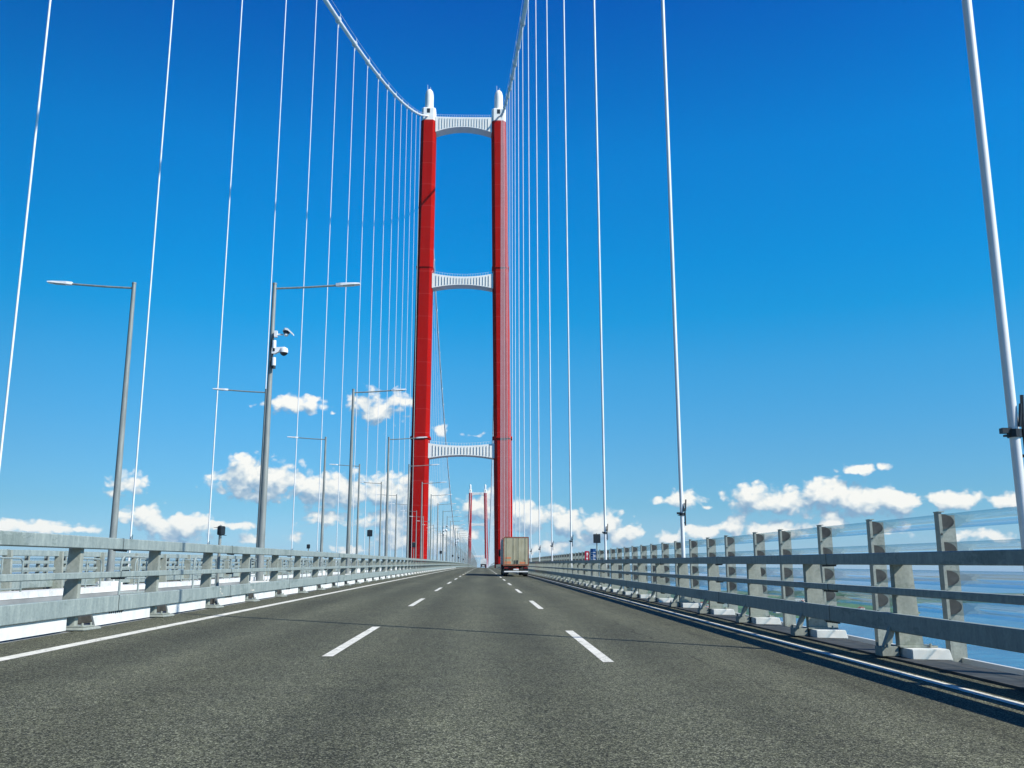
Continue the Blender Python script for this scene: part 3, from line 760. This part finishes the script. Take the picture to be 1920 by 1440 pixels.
def lorry(X,Y,label):
    root=empty('articulated_lorry',(X,Y,zr(X,Y)),label,'lorry'); root.rotation_euler=(math.atan(G-2*K*Y),-CF*.0,0)
    b=MB(); b.box(-1.27,1.27,.05,13.5,1.18,3.88); b.build('trailer_body',M['curtain'],root,bevel=.03)
    b=MB()
    for x0,x1 in ((-1.285,-1.20),(1.20,1.285)): b.box(x0,x1,-.02,.10,1.12,3.90)
    b.box(-1.285,1.285,-.03,.10,3.84,3.93); b.box(-1.285,1.285,-.03,.12,1.08,1.20)
    b.build('rear_frame',M['brown'],root)
    for s in (-1,1):
        b=MB(); x0,x1=(-1.19,-.012) if s<0 else (.012,1.19); b.box(x0,x1,-.005,.05,1.21,3.83)
        d=b.build('rear_door',M['trailer'],root,bevel=.01)
        for xx in ((.25,.95)):
            r=MB(); r.tube((s*xx,-.035,1.22),(s*xx,-.035,3.82),.016,seg=6); r.box(s*xx-.05,s*xx+.05,-.05,-.005,1.6,1.68); r.box(s*xx-.03,s*xx+.03,-.05,-.005,2.5,2.54); r.build('lock_rod',M['trailer'],d)
        r=MB(); r.box(min(s*.06,s*.16),max(s*.06,s*.16),-.05,-.004,1.28,1.62); r.build('latch',M['dark'],d)
    for x0,x1,z0,z1 in ((-1.08,-.52,1.76,1.93),(-1.14,-.52,1.27,1.50),(.35,.98,1.27,1.46)):
        b=MB(); b.box(x0,x1,-.012,-.004,z0,z1); b.build('sticker',M['orange'],root)
    b=MB(); b.box(-1.2,1.2,.3,.5,.98,1.08); b.box(-.6,-.45,.3,13,.85,1.15); b.box(.45,.6,.3,13,.85,1.15); b.box(-.95,-.87,.1,.2,.5,1.05); b.box(.87,.95,.1,.2,.5,1.05)
    b.build('chassis',M['dark'],root)
    b=MB(); b.box(-1.2,1.2,.02,.12,.44,.56); b.build('bumper',M['whiteplastic'],root,bevel=.01)
    for s in (-1,1):
        b=MB(); b.box(min(s*.78,s*1.18),max(s*.78,s*1.18),.02,.09,.80,.95); b.build('tail_light',M['redlight'],root)
        b=MB(); b.box(min(s*.72,s*1.24),max(s*.72,s*1.24),1.05,1.08,.22,.95); b.build('mud_flap',M['black'],root)
    b=MB(); b.box(-.26,.26,.0,.02,.66,.78); b.build('number_plate',M['whiteplastic'],root)
    for y in (1.8,3.1,4.4):
        for x in (-1.05,1.05): wheel(root,x,y,.5,.5,.36)
    for x in (-1.0,1.0): wheel(root,x,12.1,.5,.5,.5); wheel(root,x*1.05,15.6,.5,.5,.32)
    b=MB(); b.extrude([[(x,y,z) for y,z in ((13.9,.55),(16.4,.55),(16.5,1.6),(16.2,3.0),(15.6,3.75),(14.2,3.75),(13.9,3.2))] for x in (-1.24,1.24)]); cb=b.build('cab',M['cabpaint'],root,bevel=.05)
    b=MB(); b.box(-1.25,1.25,14.6,15.7,1.9,2.7); b.build('side_window',M['darkglass'],cb)
    for s in (-1,1):
        b=MB(); b.box(min(s*1.27,s*1.5),max(s*1.27,s*1.5),15.7,15.8,2.1,2.9); b.build('mirror',M['black'],cb)
    return root
lorry(3.36,95.6,'tall beige-doored articulated lorry in the right lane, orange marks low down')
def boxtruck(X,Y,label):
    root=empty('box_truck',(X,Y,zr(X,Y)),label,'truck')
    b=MB(); b.box(-1.18,1.18,0,6.5,1.15,3.2); b.extrude([[(1.18*math.cos(t*math.pi/8),yy,3.2+.75*math.sin(t*math.pi/8)) for t in range(9)] for yy in (0,6.5)]); b.build('cargo_box',M['deckwhite'],root)
    b=MB(); b.box(-1.15,1.15,-.02,6.4,.42,1.5); b.build('chassis',M['black'],root)
    b=MB(); b.box(-.45,.45,-.03,.02,.62,.95); b.build('rear_panel',M['whiteplastic'],root)
    for s in (-1,1):
        b=MB(); b.box(min(s*.8,s*1.05),max(s*.8,s*1.05),-.03,.02,.8,1.0); b.build('tail_light',M['redlight'],root)
        wheel(root,s*.98,1.6,.48,.48,.34); wheel(root,s*.98,7.4,.48,.48,.3)
    b=MB(); b.extrude([[(x,y,z) for y,z in ((6.7,.5),(8.6,.5),(8.7,1.4),(8.2,2.6),(6.7,2.7))] for x in (-1.1,1.1)]); b.build('cab',M['whiteplastic'],root,bevel=.05)
boxtruck(.35,395,'small distant truck with a rounded whitish top in the middle lane')

# ---------------------------------------------------------------- sea and land
def water():
    m,b,p=mat('sea_water',(.010,.11,.21),.22,0,.5)
    pos=b.n('ShaderNodeNewGeometry').outputs['Position']
    n=b.noise(b.vm('MULTIPLY',pos,(1,2.2,1)),.004,6,.6)
    b.put(p.inputs['Base Color'],b.mix(b.sstep(b.noise(b.vm('MULTIPLY',pos,(1,3,1)),.018,6,.65),.45,.68,0,.7),b.ramp(n,[(.35,(.006,.075,.165)),(.65,(.020,.16,.28))]),(.05,.25,.36,1)))
    n2=b.noise(b.vm('MULTIPLY',pos,(1,1.7,1)),.22,8,.68)
    bm=b.n('ShaderNodeBump'); bm.inputs['Strength'].default_value=.55; bm.inputs['Distance'].default_value=.9
    b.put(bm.inputs['Height'],n2); b.put(p.inputs['Normal'],bm.outputs[0])
    return m
SEA=-78
b=MB(); b.box(-45000,45000,-9000,60000,SEA-2,SEA); tag(b.build('sea',water()),kind='structure')
def fields():
    m,b,p=mat('fields',(.1,.14,.05),.9)
    pos=b.n('ShaderNodeNewGeometry').outputs['Position']
    v=b.n('ShaderNodeTexVoronoi',feature='F1'); b.put(v.inputs['Vector'],b.vm('MULTIPLY',pos,(1,.55,0))); v.inputs['Scale'].default_value=.007
    s=b.n('ShaderNodeSeparateXYZ'); b.put(s.inputs[0],v.outputs['Color'])
    col=b.ramp(s.outputs[0],[(0,(.035,.12,.04)),(.3,(.06,.17,.05)),(.55,(.20,.20,.11)),(.75,(.05,.10,.05)),(1,(.26,.24,.16))],'CONSTANT')
    n=b.noise(pos,.02,6,.7)
    col=b.mix(b.sstep(n,.52,.6,0,.85),col,(.022,.055,.03,1))
    b.put(p.inputs['Base Color'],col); return m
M['fields']=fields()
def land(name,outline,h,seed,kind='structure'):
    # outline polygon, filled as a low bank with gently uneven top
    import mathutils
    b=MB(); n=len(outline); cxm=sum(p[0] for p in outline)/n; cym=sum(p[1] for p in outline)/n
    fine=[]
    rnd=random.Random(seed)
    for i in range(n):
        a=Vector(outline[i]); c_=Vector(outline[(i+1)%n])
        for t in range(8):
            q=a.lerp(c_,t/8); jit=(c_-a).length*.025; fine.append((q.x+rnd.uniform(-jit,jit),q.y+rnd.uniform(-jit,jit)))
    rings=[]
    for k,(s,z) in enumerate(((1,-1),(.985,2),(.93,5),(.8,9),(.6,13),(.4,16),(.2,18),(.02,18))):
        rings.append([(cxm+(x-cxm)*s,cym+(y-cym)*s,SEA+z*h/18*(1 if k<2 else rnd.uniform(.55,1.45))) for x,y in fine])
    b.extrude(rings,closed=True,cap=True)
    return tag(b.build(name,M['fields'],smooth=True),kind=kind)
land('coast_ground',[(420,2250),(620,1780),(900,1950),(1120,2500),(1350,2900),(1500,3900),(2300,4200),(2400,5200),(900,5600),(260,4600),(240,3400)],10,1)
land('coast_ground',[(1130,3000),(1700,2760),(2300,3050),(2700,4300),(1950,4700),(1450,3900)],8,2)
def hills(name,y0,x0,x1,hm,seed,col):
    b=MB(); rnd=random.Random(seed); N=120; ph=[rnd.uniform(0,6.28) for _ in range(6)]
    rows=[]
    for r,(dy,k) in enumerate(((0,0),(600,.35),(1500,.8),(2600,1.0),(4500,.5),(6500,0))):
        row=[]
        for i in range(N+1):
            t=i/N; x=x0+(x1-x0)*t
            e=sum(math.sin(t*f+ph[j])*a for j,(f,a) in enumerate(((5,.35),(11,.25),(23,.14),(47,.08),(90,.05),(160,.03))))
            e=max(0.05,.5+e)*min(1,t*8,(1-t)*8+.0)
            row.append((x,y0+dy+math.sin(t*9)*700,SEA-1+k*hm*e*rnd.uniform(.93,1.07)))
        rows.append(row)
    b.extrude(rows,closed=False,cap=False)
    return tag(b.build(name,col,smooth=True),kind='structure')
M['hill']=noisy('hill_scrub',(.07,.11,.06),(.14,.15,.09),.002,.9,lo=.4,hi=.6)
hills('hills',15500,-26000,-2500,260,3,M['hill']); hills('hills',17500,1500,30000,230,5,M['hill']); hills('hills',22000,-9000,9000,200,8,M['hill'])
def shore_left():
    land('coast_ground',[(-1500,3300),(-900,3200),(-300,3330),(-200,5200),(-2400,5600),(-4200,4600),(-2600,3600)],9,4)
shore_left()

# buildings on the shore, at right through the rails
M['wallw']=noisy('white_wall',(.62,.62,.58),(.76,.76,.72),.3,.8); M['roofr']=noisy('red_tile_roof',(.30,.10,.06),(.42,.16,.09),1.,.8)
def ground_z(): return SEA+4
def house(x,y,w,d,h,kind,label,group='houses of the shore town'):
    root=empty('house',(x,y,ground_z()),label,'house',group)
    b=MB(); b.box(-w/2,w/2,-d/2,d/2,-4,h); b.build('wall',M['wallw'],root)
    b=MB(); b.extrude([[(-w/2-.4,yy,h),(w/2+.4,yy,h),(0,yy,h+w*.28)] for yy in (-d/2-.4,d/2+.4)]); b.build('roof',M['roofr'],root)
    b=MB()
    for fl in range(int(h//3)):
        for q in range(int(w//3)): b.box(-w/2+1+q*3,-w/2+2.2+q*3,-d/2-.05,-d/2+.02,fl*3+1.1,fl*3+2.4)
    if b.v: b.build('window',M['darkglass'],root)['kind']='stuff'
    root.rotation_euler=(0,0,random.uniform(-.6,.6))
def longblock(x,y,w,d,h,label):
    root=empty('office_building',(x,y,ground_z()+2),label,'building')
    b=MB(); b.box(-w/2,w/2,-d/2,d/2,-6,h); b.build('wall',M['wallw'],root)
    b=MB(); b.box(-w/2-.5,w/2+.5,-d/2-.5,d/2+.5,h,h+.8); b.build('roof',M['deck'],root)
    for fl in range(3):
        for k in range(12):
            b=MB(); xx=-w/2+w*(k+.2)/12; b.box(xx,xx+w/12*.6,-d/2-.06,-d/2+.03,h*(fl+.25)/3,h*(fl+.75)/3); b.build('window',M['darkglass'],root)
longblock(866,2640,62,18,14,'long white block with rows of windows on the green shore at right')
hs=[]
rr=random.Random(11)
for k in range(34):
    t=rr.random(); x=480+rr.uniform(-20,380); y=2050+rr.uniform(-120,420)+(x-480)*.25
    hs.append((x,y))
hs.sort(key=lambda q:q[1])
for k,(x,y) in enumerate(hs):
    house(x,y,rr.uniform(9,15),rr.uniform(9,14),rr.uniform(5,10),0,'%s nearest red-roofed white house of the shore town'%nth(k))
def boat(x,y,L,label):
    root=empty('boat',(x,y,SEA),label,'boat','boats on the strait')
    b=MB(); secs=[]
    for t,w in ((0,.8),(.3,1),(.7,.9),(.9,.5),(1,.05)): secs.append([(L*(t-.5),-w*L*.12,L*.1),(L*(t-.5),w*L*.12,L*.1),(L*(t-.5),w*L*.07,-.3),(L*(t-.5),-w*L*.07,-.3)])
    b.extrude(secs); b.build('hull',M['white'],root)
    b=MB(); b.box(-L*.3,L*.05,-L*.07,L*.07,L*.1,L*.22); b.build('cabin',M['white'],root)
boat(1560,2600,26,'white boat on the water before the far right shore')
boat(1120,2300,18,'small white boat on blue water left of the other')

# ---------------------------------------------------------------- haze
hz=MB(); hz.box(-45500,45500,-9500,60500,SEA-3,262); o=hz.build('haze',None if False else M['whiteplastic']); tag(o,kind='stuff')
hm=bpy.data.materials.new('haze_air'); hm.use_nodes=True; t=hm.node_tree; t.nodes.clear(); b=NB(t)
pv=b.n('ShaderNodeVolumePrincipled'); pv.inputs['Color'].default_value=(.62,.84,1,1); pv.inputs['Density'].default_value=3.6e-5
ho=b.n('ShaderNodeOutputMaterial'); b.put(ho.inputs['Volume'],pv.outputs[0]); o.data.materials.clear(); o.data.materials.append(hm)
